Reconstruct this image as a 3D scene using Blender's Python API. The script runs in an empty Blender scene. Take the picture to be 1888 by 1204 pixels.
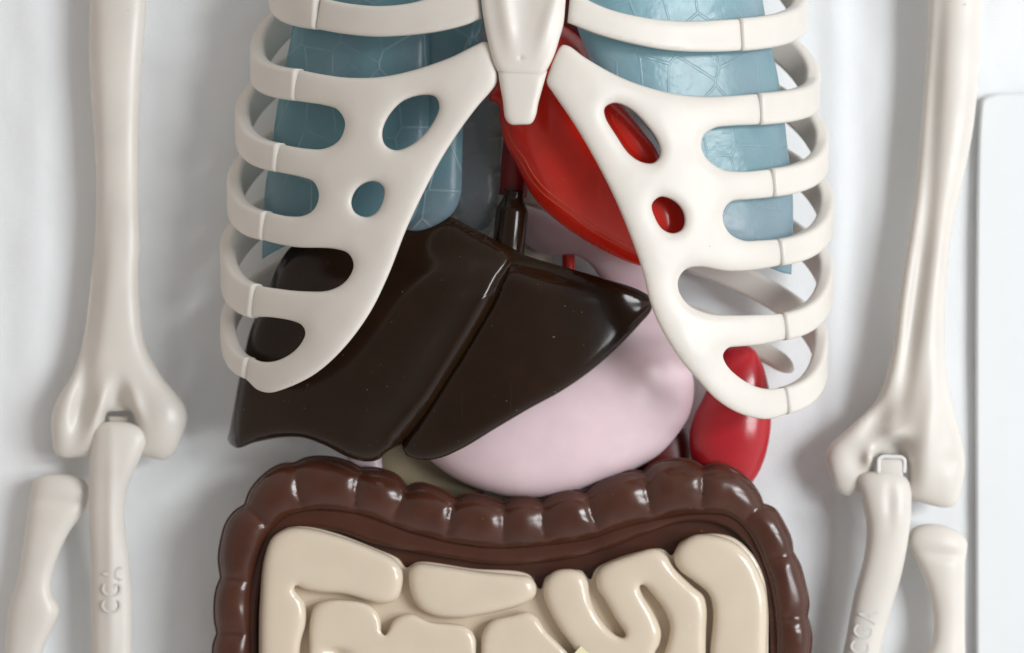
import bpy, bmesh, math, random
import numpy as np
from mathutils import Vector, Matrix, noise as mnoise
from mathutils.geometry import delaunay_2d_cdt

random.seed(7)
SC = bpy.context.scene
COL = SC.collection

# ------------------------------------------------------------------ scale
# Sizes are in "units" of 0.25 mm (a life-size classroom torso).  u, v run right and down in the
# focus plane W0 above the sheet; w is the height above the sheet.
K = 0.00025
CAMW, DREF, CU, CV = 3900.0, 3500.0, 944.0, 602.0


def P(u, v, w):
    s = (CAMW - w) / DREF * K
    return ((u - CU) * s, (CV - v) * s, w * K)


# ------------------------------------------------------------------ camera
cam_d = bpy.data.cameras.new('camera')
cam_d.sensor_width = 36.0
cam_d.lens = 36.0 * DREF / 1888.0
cam_d.clip_start, cam_d.clip_end = 0.01, 50.0
cam_d.dof.use_dof = True
cam_d.dof.focus_distance = (CAMW - 350) * K
cam_d.dof.aperture_fstop = 4.5
cam = bpy.data.objects.new('camera', cam_d)
cam.location = (0, 0, CAMW * K)
COL.objects.link(cam)
SC.camera = cam

# ------------------------------------------------------------------ room light (soft, indoor)
world = bpy.data.worlds.new('World')
SC.world = world
world.use_nodes = True
wt = world.node_tree
wn, wl = wt.nodes, wt.links
wn.clear()
w_out = wn.new('ShaderNodeOutputWorld')
w_bg = wn.new('ShaderNodeBackground')
w_tc = wn.new('ShaderNodeTexCoord')
w_sep = wn.new('ShaderNodeSeparateXYZ')
# brighter towards the horizon (pale walls), dim overhead (ceiling), brighter and cooler towards the window side
w_ramp = wn.new('ShaderNodeValToRGB')
cr = w_ramp.color_ramp
cr.elements[0].position, cr.elements[0].color = 0.0, (0.80, 0.80, 0.80, 1)
cr.elements[1].position, cr.elements[1].color = 1.0, (0.22, 0.22, 0.22, 1)
for p_, c_ in ((0.5, 0.62), (0.8, 0.44)):
    e_ = cr.elements.new(p_); e_.color = (c_, c_, c_, 1)
w_side = wn.new('ShaderNodeMapRange')
w_side.inputs['From Min'].default_value = -1.0
w_side.inputs['From Max'].default_value = 1.0
w_tint = wn.new('ShaderNodeMix'); w_tint.data_type = 'RGBA'
w_tint.inputs[6].default_value = (0.70, 0.605, 0.53, 1)
w_tint.inputs[7].default_value = (1.06, 1.08, 1.10, 1)
w_mul = wn.new('ShaderNodeMix'); w_mul.data_type = 'RGBA'; w_mul.blend_type = 'MULTIPLY'
w_mul.inputs[0].default_value = 1.0
wl.new(w_tc.outputs['Generated'], w_sep.inputs[0])
wl.new(w_sep.outputs['Z'], w_ramp.inputs[0])
wl.new(w_sep.outputs['X'], w_side.inputs['Value'])
wl.new(w_side.outputs[0], w_tint.inputs[0])
wl.new(w_ramp.outputs[0], w_mul.inputs[6])
wl.new(w_tint.outputs[2], w_mul.inputs[7])
wl.new(w_mul.outputs[2], w_bg.inputs['Color'])
w_bg.inputs['Strength'].default_value = 0.97
wl.new(w_bg.outputs[0], w_out.inputs[0])


def area(name, loc, target, sx, sy, power, color):
    d = bpy.data.lights.new(name, 'AREA')
    d.shape = 'RECTANGLE'
    d.size, d.size_y = sx, sy
    d.energy = power
    d.color = color
    o = bpy.data.objects.new(name, d)
    o.location = loc
    o.rotation_euler = (Vector(target) - Vector(loc)).to_track_quat('-Z', 'Y').to_euler()
    COL.objects.link(o)
    return o


# the window: two panes, to the right of and a little above the torso
area('window_pane', (1.72, 0.50, 1.80), (0, 0, 0.03), 0.42, 1.05, 26.0, (0.95, 0.98, 1.0))
area('window_pane', (1.82, -0.14, 1.80), (0, 0, 0.03), 0.42, 1.05, 19.0, (0.95, 0.98, 1.0))

SC.view_settings.view_transform = 'Standard'
SC.view_settings.look = 'None'
SC.view_settings.gamma = 1.0
SC.view_settings.use_curve_mapping = False
SC.view_settings.exposure = 0.2
SC.render.engine = 'CYCLES'
SC.cycles.use_denoising = True
SC.cycles.max_bounces = 10
SC.cycles.transparent_max_bounces = 16
SC.cycles.caustics_reflective = False
SC.cycles.caustics_refractive = False

# ------------------------------------------------------------------ materials


def material(name, color, rough=0.4, sss=0.0, sss_radius=(0.004, 0.0025, 0.0015), mottling=0.06, mott_scale=60.0,
             bump=0.06, bump_scale=220.0, coat=0.0, specks=None, speck_scale=260.0, speck_cut=0.74, spec=0.5,
             rough_var=0.08, scuffs=None):
    m = bpy.data.materials.new(name)
    m.use_nodes = True
    nt = m.node_tree
    n, l = nt.nodes, nt.links
    b = n['Principled BSDF']
    b.inputs['Roughness'].default_value = rough
    b.inputs['Specular IOR Level'].default_value = spec
    b.inputs['Coat Weight'].default_value = coat
    b.inputs['Coat Roughness'].default_value = 0.12
    if sss:
        b.inputs['Subsurface Weight'].default_value = sss
        b.inputs['Subsurface Radius'].default_value = sss_radius
        b.inputs['Subsurface Scale'].default_value = 1.0
    tc = n.new('ShaderNodeTexCoord')
    nz = n.new('ShaderNodeTexNoise')
    nz.inputs['Scale'].default_value = mott_scale
    nz.inputs['Detail'].default_value = 5.0
    l.new(tc.outputs['Object'], nz.inputs['Vector'])
    ramp = n.new('ShaderNodeMapRange')
    ramp.inputs['From Min'].default_value = 0.3
    ramp.inputs['From Max'].default_value = 0.7
    ramp.inputs['To Min'].default_value = 1.0 - mottling
    ramp.inputs['To Max'].default_value = 1.0 + mottling
    l.new(nz.outputs['Fac'], ramp.inputs['Value'])
    mul = n.new('ShaderNodeVectorMath'); mul.operation = 'SCALE'
    mul.inputs[0].default_value = color
    l.new(ramp.outputs[0], mul.inputs['Scale'])
    col = mul.outputs[0]
    if specks:
        sp = n.new('ShaderNodeTexNoise')
        sp.inputs['Scale'].default_value = speck_scale
        sp.inputs['Detail'].default_value = 2.0
        l.new(tc.outputs['Object'], sp.inputs['Vector'])
        mr = n.new('ShaderNodeMapRange')
        mr.inputs['From Min'].default_value = speck_cut
        mr.inputs['From Max'].default_value = speck_cut + 0.05
        l.new(sp.outputs['Fac'], mr.inputs['Value'])
        mx = n.new('ShaderNodeMix'); mx.data_type = 'RGBA'
        l.new(mr.outputs[0], mx.inputs[0])
        l.new(col, mx.inputs[6])
        mx.inputs[7].default_value = (*specks, 1)
        col = mx.outputs[2]
    if scuffs:
        # faint hairline scratches: a wave stretched along one direction, broken up by noise
        mp = n.new('ShaderNodeMapping')
        mp.inputs['Rotation'].default_value = (0, 0, 0.6)
        mp.inputs['Scale'].default_value = (900, 25, 60)
        l.new(tc.outputs['Object'], mp.inputs['Vector'])
        sn = n.new('ShaderNodeTexNoise'); sn.inputs['Scale'].default_value = 1.0; sn.inputs['Detail'].default_value = 1.0
        l.new(mp.outputs[0], sn.inputs['Vector'])
        mr = n.new('ShaderNodeMapRange')
        mr.inputs['From Min'].default_value = 0.72
        mr.inputs['From Max'].default_value = 0.8
        mr.inputs['To Max'].default_value = 0.14
        l.new(sn.outputs['Fac'], mr.inputs['Value'])
        mx = n.new('ShaderNodeMix'); mx.data_type = 'RGBA'
        l.new(mr.outputs[0], mx.inputs[0])
        l.new(col, mx.inputs[6])
        mx.inputs[7].default_value = (*scuffs, 1)
        col = mx.outputs[2]
    l.new(col, b.inputs['Base Color'])
    r2 = n.new('ShaderNodeTexNoise')
    r2.inputs['Scale'].default_value = 38.0
    r2.inputs['Detail'].default_value = 6.0
    l.new(tc.outputs['Object'], r2.inputs['Vector'])
    rr = n.new('ShaderNodeMapRange')
    rr.inputs['From Min'].default_value = 0.3
    rr.inputs['From Max'].default_value = 0.7
    rr.inputs['To Min'].default_value = rough - rough_var
    rr.inputs['To Max'].default_value = rough + rough_var
    l.new(r2.outputs['Fac'], rr.inputs['Value'])
    l.new(rr.outputs[0], b.inputs['Roughness'])
    if bump:
        bz = n.new('ShaderNodeTexNoise')
        bz.inputs['Scale'].default_value = bump_scale
        bz.inputs['Detail'].default_value = 4.0
        l.new(tc.outputs['Object'], bz.inputs['Vector'])
        bp = n.new('ShaderNodeBump')
        bp.inputs['Strength'].default_value = bump
        bp.inputs['Distance'].default_value = 0.001
        l.new(bz.outputs['Fac'], bp.inputs['Height'])
        l.new(bp.outputs[0], b.inputs['Normal'])
    return m


def lung_material(name, color, trans_col, mix_transparent, line_gain, clear_tint=(0.66, 0.87, 0.92)):
    """translucent moulded plastic with raised lobule lines"""
    m = material(name, color, rough=0.24, mottling=0.16, mott_scale=30.0, bump=0)
    nt = m.node_tree
    n, l = nt.nodes, nt.links
    b = n['Principled BSDF']
    out = [x for x in n if x.type == 'OUTPUT_MATERIAL'][0]
    tc = [x for x in n if x.type == 'TEX_COORD'][0]
    mp = n.new('ShaderNodeMapping')
    mp.inputs['Scale'].default_value = (58, 46, 0)
    mp.inputs['Rotation'].default_value = (0, 0, 0.5)
    l.new(tc.outputs['Object'], mp.inputs['Vector'])
    vo = n.new('ShaderNodeTexVoronoi')
    vo.voronoi_dimensions = '2D'
    vo.feature = 'DISTANCE_TO_EDGE'
    vo.inputs['Scale'].default_value = 1.0
    l.new(mp.outputs[0], vo.inputs['Vector'])
    mr = n.new('ShaderNodeMapRange')
    mr.interpolation_type = 'SMOOTHSTEP'
    mr.inputs['From Min'].default_value = 0.015
    mr.inputs['From Max'].default_value = 0.038
    mr.inputs['To Min'].default_value = 1.0
    mr.inputs['To Max'].default_value = 0.0
    l.new(vo.outputs['Distance'], mr.inputs['Value'])
    bp = n.new('ShaderNodeBump')
    bp.inputs['Strength'].default_value = 0.5
    bp.inputs['Distance'].default_value = 0.0007
    # the moulded lines fade in and out, and the surface between them is slightly wavy
    fz = n.new('ShaderNodeTexNoise'); fz.inputs['Scale'].default_value = 42.0; fz.inputs['Detail'].default_value = 2.0
    l.new(tc.outputs['Object'], fz.inputs['Vector'])
    fm = n.new('ShaderNodeMapRange'); fm.inputs['From Min'].default_value = 0.40; fm.inputs['From Max'].default_value = 0.62
    fm.inputs['To Min'].default_value = 0.12
    l.new(fz.outputs['Fac'], fm.inputs['Value'])
    lm = n.new('ShaderNodeMath'); lm.operation = 'MULTIPLY'
    l.new(mr.outputs[0], lm.inputs[0]); l.new(fm.outputs[0], lm.inputs[1])
    wz = n.new('ShaderNodeTexNoise'); wz.inputs['Scale'].default_value = 95.0; wz.inputs['Detail'].default_value = 3.0
    l.new(tc.outputs['Object'], wz.inputs['Vector'])
    hs = n.new('ShaderNodeMath'); hs.operation = 'MULTIPLY_ADD'; hs.inputs[1].default_value = 1.3
    l.new(wz.outputs['Fac'], hs.inputs[0]); l.new(lm.outputs[0], hs.inputs[2])
    l.new(hs.outputs[0], bp.inputs['Height'])
    l.new(bp.outputs[0], b.inputs['Normal'])
    src = b.inputs['Base Color'].links[0].from_socket
    # cloudy, slightly lilac patches where the plastic is thicker
    cz = n.new('ShaderNodeTexNoise'); cz.inputs['Scale'].default_value = 17.0; cz.inputs['Detail'].default_value = 3.0
    l.new(tc.outputs['Object'], cz.inputs['Vector'])
    cm = n.new('ShaderNodeMapRange'); cm.inputs['From Min'].default_value = 0.42; cm.inputs['From Max'].default_value = 0.62
    cm.inputs['To Max'].default_value = 0.55
    l.new(cz.outputs['Fac'], cm.inputs['Value'])
    cx = n.new('ShaderNodeMix'); cx.data_type = 'RGBA'
    l.new(cm.outputs[0], cx.inputs[0]); l.new(src, cx.inputs[6])
    gy = sum(color) / 3
    cx.inputs[7].default_value = (gy * 0.88, gy * 0.93, gy * 1.08, 1)
    src = cx.outputs[2]
    mx = n.new('ShaderNodeMix'); mx.data_type = 'RGBA'
    g = n.new('ShaderNodeMath'); g.operation = 'MULTIPLY'; g.inputs[1].default_value = line_gain
    l.new(lm.outputs[0], g.inputs[0])
    l.new(g.outputs[0], mx.inputs[0])
    l.new(src, mx.inputs[6])
    mx.inputs[7].default_value = (0.46, 0.58, 0.62, 1)
    l.new(mx.outputs[2], b.inputs['Base Color'])
    tl = n.new('ShaderNodeBsdfTranslucent'); tl.inputs['Color'].default_value = (*trans_col, 1)
    tp = n.new('ShaderNodeBsdfTransparent'); tp.inputs['Color'].default_value = (*clear_tint, 1)
    m1 = n.new('ShaderNodeMixShader'); m1.inputs[0].default_value = 0.35
    m2 = n.new('ShaderNodeMixShader'); m2.inputs[0].default_value = mix_transparent
    l.new(b.outputs[0], m1.inputs[1]); l.new(tl.outputs[0], m1.inputs[2])
    l.new(m1.outputs[0], m2.inputs[1]); l.new(tp.outputs[0], m2.inputs[2])
    l.new(m2.outputs[0], out.inputs['Surface'])
    return m


BONE = material('cream_bone_plastic', (0.69, 0.65, 0.595), rough=0.42, sss=0.25, mottling=0.04, mott_scale=35, bump=0.06, bump_scale=160,
                specks=(0.42, 0.33, 0.22), speck_scale=300, speck_cut=0.775)
BONE_IN = BONE
SPINE = material('spine_plastic', (0.62, 0.55, 0.45), rough=0.5, mottling=0.05)
LIVER = material('dark_brown_plastic', (0.0175, 0.0082, 0.0038), rough=0.14, mottling=0.15, bump=0.03, bump_scale=90,
                 specks=(0.16, 0.13, 0.11), speck_scale=420, speck_cut=0.735, rough_var=0.03, spec=0.3, scuffs=(0.07, 0.055, 0.045))
COLON = material('chocolate_brown_plastic', (0.070, 0.0235, 0.0132), rough=0.21, mottling=0.15, bump=0.05, bump_scale=110,
                 specks=(0.22, 0.12, 0.09), speck_scale=420, speck_cut=0.77)
GUT = material('beige_plastic', (0.675, 0.578, 0.455), rough=0.2, sss=0.15, mottling=0.03, bump=0.03, bump_scale=90)
STOMACH = material('pale_pink_plastic', (0.78, 0.615, 0.655), rough=0.36, sss=0.3, sss_radius=(0.006, 0.002, 0.002), mottling=0.05, bump=0.02, bump_scale=80)
HEART = material('bright_red_plastic', (0.60, 0.018, 0.007), rough=0.25, mottling=0.12, mott_scale=40, bump=0.05, specks=(0.5, 0.06, 0.03), speck_cut=0.72,
                 scuffs=(0.6, 0.1, 0.05))
HEART_DARK = material('dark_red_plastic', (0.20, 0.010, 0.012), rough=0.4, mottling=0.1)
SEAM = material('orange_red_seam', (0.62, 0.07, 0.03), rough=0.4, mottling=0.1)
SPLEEN = material('crimson_plastic', (0.42, 0.016, 0.024), rough=0.2, mottling=0.1, mott_scale=35, bump=0.07, bump_scale=140)
KIDNEY = material('maroon_plastic', (0.13, 0.012, 0.012), rough=0.35, mottling=0.1)
YELLOWISH = material('pale_yellow_plastic', (0.38, 0.31, 0.20), rough=0.5, mottling=0.05)
NOTE = material('yellow_paper', (0.80, 0.76, 0.48), rough=0.8, mottling=0.02, spec=0.2)
BOARD = material('white_board_plastic', (0.775, 0.80, 0.81), rough=0.5, mottling=0.01, bump=0.02)
CLIP = material('white_nylon', (0.74, 0.73, 0.71), rough=0.35, mottling=0.01)
GRIME = material('brown_grime', (0.30, 0.20, 0.11), rough=0.6, mottling=0.1)
LUNG_R = lung_material('translucent_blue_plastic_lit', (0.33, 0.54, 0.60), (0.40, 0.62, 0.67), 0.20, 0.42)  # lit copy of the lung plastic: the stronger light is put into its paler colour
LUNG_L = lung_material('translucent_blue_plastic_shaded', (0.20, 0.37, 0.42), (0.26, 0.46, 0.51), 0.34, 0.85)  # same plastic as the other lung, colour darkened to paint in the weaker light
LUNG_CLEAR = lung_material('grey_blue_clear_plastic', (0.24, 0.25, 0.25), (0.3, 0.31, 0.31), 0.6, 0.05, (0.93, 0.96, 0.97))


def cloth_material():
    m = material('white_woven_cotton', (0.89, 0.91, 0.925), rough=0.9, mottling=0.012, mott_scale=14, bump=0, spec=0.15)
    nt = m.node_tree
    n, l = nt.nodes, nt.links
    b = n['Principled BSDF']
    tc = [x for x in n if x.type == 'TEX_COORD'][0]
    hs = []
    for rot in (0.0, math.pi / 2):
        mp = n.new('ShaderNodeMapping'); mp.inputs['Rotation'].default_value = (0, 0, rot)
        l.new(tc.outputs['Object'], mp.inputs['Vector'])
        wv = n.new('ShaderNodeTexWave'); wv.inputs['Scale'].default_value = 330.0; wv.inputs['Distortion'].default_value = 2.5
        wv.inputs['Detail'].default_value = 2.0; wv.inputs['Detail Scale'].default_value = 0.5
        l.new(mp.outputs[0], wv.inputs['Vector'])
        hs.append(wv.outputs['Fac'])
    ad = n.new('ShaderNodeMath'); ad.operation = 'ADD'
    l.new(hs[0], ad.inputs[0]); l.new(hs[1], ad.inputs[1])
    nz = n.new('ShaderNodeTexNoise'); nz.inputs['Scale'].default_value = 160; nz.inputs['Detail'].default_value = 6
    l.new(tc.outputs['Object'], nz.inputs['Vector'])
    ad2 = n.new('ShaderNodeMath'); ad2.operation = 'MULTIPLY_ADD'; ad2.inputs[1].default_value = 2.2
    l.new(nz.outputs['Fac'], ad2.inputs[0]); l.new(ad.outputs[0], ad2.inputs[2])
    bp = n.new('ShaderNodeBump'); bp.inputs['Strength'].default_value = 0.4; bp.inputs['Distance'].default_value = 0.0004
    l.new(ad2.outputs[0], bp.inputs['Height'])
    l.new(bp.outputs[0], b.inputs['Normal'])
    b.inputs['Sheen Weight'].default_value = 0.15
    return m


CLOTH = cloth_material()

# ------------------------------------------------------------------ object helpers
OFF = {}


def tag(o, label=None, cat=None, group=None, kind=None):
    if label: o['label'] = label
    if cat: o['category'] = cat
    if group: o['group'] = group
    if kind: o['kind'] = kind
    return o


def thing(name, label, cat, at, group=None):
    o = bpy.data.objects.new(name, None)
    o.empty_display_size = 0.01
    o.location = P(*at)
    COL.objects.link(o)
    OFF[o.name] = Vector(o.location)
    return tag(o, label, cat, group)


def obj(name, verts, faces, mat, parent=None, at=None, smooth=True, recalc=True):
    """link one mesh; verts are world positions"""
    off = OFF[parent.name] if parent is not None else Vector(P(*at)) if at else Vector((0, 0, 0))
    me = bpy.data.meshes.new(name)
    a = np.asarray(verts, float) - np.array(off)
    me.from_pydata([tuple(x) for x in a], [], [tuple(int(i) for i in f) for f in faces])
    if recalc:
        bm = bmesh.new(); bm.from_mesh(me)
        bmesh.ops.recalc_face_normals(bm, faces=bm.faces)
        bm.to_mesh(me); bm.free()
    me.materials.append(mat)
    if smooth:
        me.polygons.foreach_set('use_smooth', [True] * len(me.polygons))
    me.update()
    o = bpy.data.objects.new(name, me)
    COL.objects.link(o)
    OFF[o.name] = off
    if parent is not None:
        o.parent = parent
    else:
        o.location = off
    return o


def catmull(pts, closed=True, step=4.0):
    """centripetal Catmull-Rom through pts; a trailing 'c' marks a corner"""
    cor = [isinstance(p[-1], str) for p in pts]
    q = [np.array([float(c) for c in p if not isinstance(c, str)]) for p in pts]
    n = len(q)
    out = []
    for i in range(n if closed else n - 1):
        p1, p2 = q[i], q[(i + 1) % n]
        L = np.linalg.norm(p2 - p1)
        if L < 1e-6:
            continue
        p0 = q[i - 1] if (closed or i > 0) and not cor[i] else p1 - (p2 - p1)
        j = i + 2
        p3 = q[j % n] if (closed or j < n) and not cor[(i + 1) % n] else p2 + (p2 - p1)
        t0 = 0.0
        t1 = t0 + max(np.linalg.norm(p1 - p0), 1e-3) ** 0.5
        t2 = t1 + max(L, 1e-3) ** 0.5
        t3 = t2 + max(np.linalg.norm(p3 - p2), 1e-3) ** 0.5
        k = max(1, int(round(L / step)))
        for s in range(k):
            t = t1 + (t2 - t1) * s / k
            A1 = (t1 - t) / (t1 - t0) * p0 + (t - t0) / (t1 - t0) * p1
            A2 = (t2 - t) / (t2 - t1) * p1 + (t - t1) / (t2 - t1) * p2
            A3 = (t3 - t) / (t3 - t2) * p2 + (t - t2) / (t3 - t2) * p3
            B1 = (t2 - t) / (t2 - t0) * A1 + (t - t0) / (t2 - t0) * A2
            B2 = (t3 - t) / (t3 - t1) * A2 + (t - t1) / (t3 - t1) * A3
            out.append((t2 - t) / (t2 - t1) * B1 + (t - t1) / (t2 - t1) * B2)
    if not closed:
        out.append(q[-1])
    return np.array(out)


def inside(pt, loops):
    x, y = pt[:, 0], pt[:, 1]
    r = np.zeros(len(pt), bool)
    for L in loops:
        a, b = L, np.roll(L, -1, 0)
        for (x1, y1), (x2, y2) in zip(a, b):
            if y1 == y2:
                continue
            c = ((y1 > y) != (y2 > y)) & (x < (x2 - x1) * (y - y1) / (y2 - y1) + x1)
            r ^= c
    return r


def dist_to(pt, loops, closed=True):
    d = np.full(len(pt), 1e9)
    for L in loops:
        a = L if closed else L[:-1]
        b = np.roll(L, -1, 0) if closed else L[1:]
        for p, q in zip(a, b):
            v = q - p
            t = np.clip(((pt - p) @ v) / max(v @ v, 1e-9), 0, 1)
            d = np.minimum(d, np.linalg.norm(pt - (p + t[:, None] * v), axis=1))
    return d


def poisson(pt, tri, fixed):
    """solve lap(u) = -1, u = 0 on fixed vertices (cotangent weights, conjugate gradients)"""
    n = len(pt)
    I, J, Wt = [], [], []
    mass = np.zeros(n)
    a, b, c = pt[tri[:, 0]], pt[tri[:, 1]], pt[tri[:, 2]]
    ar = 0.5 * np.abs((b[:, 0] - a[:, 0]) * (c[:, 1] - a[:, 1]) - (b[:, 1] - a[:, 1]) * (c[:, 0] - a[:, 0])) + 1e-9
    for k in range(3):
        np.add.at(mass, tri[:, k], ar / 3)
        i, j, o = tri[:, k], tri[:, (k + 1) % 3], tri[:, (k + 2) % 3]
        e1, e2 = pt[i] - pt[o], pt[j] - pt[o]
        w = 0.5 * np.clip((e1 * e2).sum(1) / (2 * ar), 0.02, 50)
        I += [i, j]; J += [j, i]; Wt += [w, w]
    I, J, Wt = np.concatenate(I), np.concatenate(J), np.concatenate(Wt)
    diag = np.bincount(I, Wt, n) + 1e-12
    free = ~fixed

    def mv(x):
        return (diag * x - np.bincount(I, Wt * x[J], n)) * free
    x = np.zeros(n)
    r = mass * free
    z = r / diag
    p = z.copy(); rz = r @ z; r0 = rz
    for _ in range(900):
        Ap = mv(p)
        al = rz / max(p @ Ap, 1e-30)
        x += al * p; r -= al * Ap
        z = r / diag
        nz = r @ z
        if nz < 1e-7 * r0:
            break
        p = z + nz / rz * p; rz = nz
    return np.maximum(x, 0)


def plate(outline, holes=(), step=7.0, edge=4.0, raw=False):
    """triangulate a smooth outline; returns points, triangles, boundary mask, inflation height (a strip becomes a half round)"""
    loops = [catmull(outline, True, edge) if not raw else np.array(outline, float)] + [catmull(h, True, edge) for h in holes]
    B = np.concatenate(loops)
    lo, hi = B.min(0), B.max(0)
    gx = np.arange(lo[0], hi[0] + step, step)
    gy = np.arange(lo[1], hi[1] + step, step * 0.866)
    G = np.array([(x + (step / 2 if r % 2 else 0), y) for r, y in enumerate(gy) for x in gx])
    G = G + np.array([[random.uniform(-.1, .1) * step, random.uniform(-.1, .1) * step] for _ in range(len(G))])
    G = G[inside(G, loops)]
    G = G[dist_to(G, loops) > max(step * 0.55, 5.0)]
    rings = []
    for L in loops:
        t = np.roll(L, -1, 0) - np.roll(L, 1, 0)
        t /= np.linalg.norm(t, axis=1)[:, None] + 1e-9
        nr = np.stack([-t[:, 1], t[:, 0]], 1)
        for d in (1.1, 3.2):
            for s in (1, -1):
                rings.append((L + s * nr * d, d))
    R = []
    for q, d in rings:
        q = q[inside(q, loops)]
        if len(q):
            R.append(q[dist_to(q, loops) > d * 0.93])
    allp = np.concatenate([B] + R + [G])
    ed, s = [], 0
    for L in loops:
        m = len(L)
        ed += [(s + i, s + (i + 1) % m) for i in range(m)]
        s += m
    vo, eo, fo, ov, oe, of = delaunay_2d_cdt([Vector(p) for p in allp], ed, [], 0, 1e-4)
    pt = np.array([tuple(v) for v in vo])
    tri = np.array([f for f in fo if len(f) == 3])
    cen = pt[tri].mean(1)
    tri = tri[inside(cen, loops)]
    used = np.zeros(len(pt), bool); used[tri.ravel()] = True
    idx = np.cumsum(used) - 1
    pt, tri = pt[used], idx[tri]
    bd = dist_to(pt, loops) < 0.02
    u = poisson(pt, tri, bd)
    return pt, tri, bd, np.sqrt(2 * u)


def softcap(h, cap, n=3.0):
    return h / (1 + (h / cap) ** n) ** (1 / n)


def shell(name, outline, mat, parent=None, holes=(), zc=100.0, k=1.0, cap=1e6, kb=None, capb=None, step=7.0, edge=4.0,
          shape=None, zfun=None, at=None, ncap=3.0, raw=False):
    """closed rounded solid with the given outline: zc is the height of its rim, k/cap the front swelling, kb/capb the back"""
    pt, tri, bd, h = plate(outline, holes, step, edge, raw)
    u, v = pt[:, 0], pt[:, 1]
    z0 = zfun(u, v) if zfun else np.full(len(pt), float(zc))
    f = softcap(h * k, cap, ncap)
    if shape:
        f = shape(u, v, h, f)
    bk = softcap(h * (k if kb is None else kb), cap if capb is None else capb, ncap)
    zf, zb = z0 + f, np.maximum(z0 - bk, 1.5)
    V = [P(*x) for x in zip(u, v, zf)]
    im = {}
    for i in np.nonzero(~bd)[0]:
        im[i] = len(V)
        V.append(P(u[i], v[i], zb[i]))
    F = [tuple(t) for t in tri] + [tuple(im.get(i, i) for i in t[::-1]) for t in tri]
    return obj(name, V, F, mat, parent, at)


def sweep(name, path, mat, parent=None, sec=None, nseg=16, up=None, step=6.0, smooth_path=True, at=None, caps=True):
    """sweep a section along a 3-D path (u, v, w). sec(t) -> list of (side, normal) offsets; up(t, c, T) -> normal direction"""
    p = catmull(path, False, step) if smooth_path else np.array(path, float)
    m = len(p)
    T = np.gradient(p, axis=0)
    T /= np.linalg.norm(T, axis=1)[:, None] + 1e-9
    L = np.concatenate([[0], np.cumsum(np.linalg.norm(np.diff(p, axis=0), axis=1))])
    L /= L[-1]
    V, F = [], []
    n = None
    for i in range(m):
        N = np.array(up(L[i], p[i], T[i]) if up else (0, 0, 1.0), float)
        N = N - (N @ T[i]) * T[i]
        N /= np.linalg.norm(N) + 1e-9
        S = np.cross(T[i], N)
        q = sec(L[i])
        n = len(q)
        for a, b in q:
            V.append(P(*(p[i] + S * a + N * b)))
    for i in range(m - 1):
        for j in range(n):
            F.append((i * n + j, i * n + (j + 1) % n, (i + 1) * n + (j + 1) % n, (i + 1) * n + j))
    if caps:
        F.append(tuple(range(n - 1, -1, -1)))
        F.append(tuple((m - 1) * n + j for j in range(n)))
    return obj(name, V, F, mat, parent, at)


def round_rect(a, b, r, k=4):
    r = min(r, a, b)
    out = []
    for cx, cy, s in ((a - r, b - r, 0), (-a + r, b - r, 1), (-a + r, -b + r, 2), (a - r, -b + r, 3)):
        for j in range(k + 1):
            t = (s + j / k) * math.pi / 2
            out.append((cx + r * math.cos(t), cy + r * math.sin(t)))
    return out


def ellipse(a, b, n=16):
    return [(a * math.cos(2 * math.pi * j / n), b * math.sin(2 * math.pi * j / n)) for j in range(n)]


def g(u, v, cu, cv, ru, rv, rot=0.0):
    """gaussian bump"""
    c, s = math.cos(rot), math.sin(rot)
    x, y = u - cu, v - cv
    X, Y = c * x + s * y, -s * x + c * y
    return np.exp(-(X / ru) ** 2 - (Y / rv) ** 2)


def zm(ox, oy, sc):
    return lambda *pts: [(p[0] / sc + ox, p[1] / sc + oy) + tuple(p[2:]) for p in pts]


z3 = zm(380, 800, 2.981)
z4 = zm(940, 800, 2.981)

# ------------------------------------------------------------------ the setting: white sheet


def sheet():
    us = np.concatenate([np.linspace(-7000, -700, 16)[:-1], np.linspace(-700, 2600, 300), np.linspace(2600, 8800, 16)[1:]])
    vs = np.concatenate([np.linspace(-6000, -500, 14)[:-1], np.linspace(-500, 1700, 200), np.linspace(1700, 7000, 14)[1:]])
    U, Vv = np.meshgrid(us, vs)
    u, v = U.ravel(), Vv.ravel()
    z = np.zeros_like(u)
    wob = 14 * np.sin(v / 310.0) + 8 * np.sin(v / 140.0 + 1)
    z += 9 * np.exp(-((u - 60 - wob) / 42) ** 2)
    z += 7 * np.exp(-((u - 1535 - 0.6 * wob) / 26) ** 2) + 6 * np.exp(-((u - 1625 + 0.5 * wob) / 30) ** 2)
    z += 5 * np.exp(-((u - 340 + wob) / 40) ** 2)
    z += 7 * g(u, v, 1500, 880, 120, 22, -0.35) + 6 * g(u, v, 1560, 960, 100, 18, 0.25) + 5 * g(u, v, 40, 880, 200, 18, -0.04)
    z += 6 * g(u, v, 300, 905, 90, 26, -0.5)
    for i in range(len(z)):
        z[i] += 6.0 * mnoise.noise((u[i] / 260, v[i] / 420, 0.3)) + 2.4 * mnoise.noise((u[i] / 70, v[i] / 110, 2.3)) + 0.8 * mnoise.noise((u[i] / 30, v[i] / 45, 5.1))
    # flat below the torso's contact points
    z = np.clip(z - 9, -12, 12)
    W = len(us)
    V = [P(*x) for x in zip(u, v, z)]
    F = [(r * W + c, r * W + c + 1, (r + 1) * W + c + 1, (r + 1) * W + c) for r in range(len(vs) - 1) for c in range(W - 1)]
    o = obj('ground', V, F, CLOTH)
    tag(o, 'white woven cotton sheet with soft folds under the plastic torso', None, None, 'structure')


sheet()

# white flat board lying on the right


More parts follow.
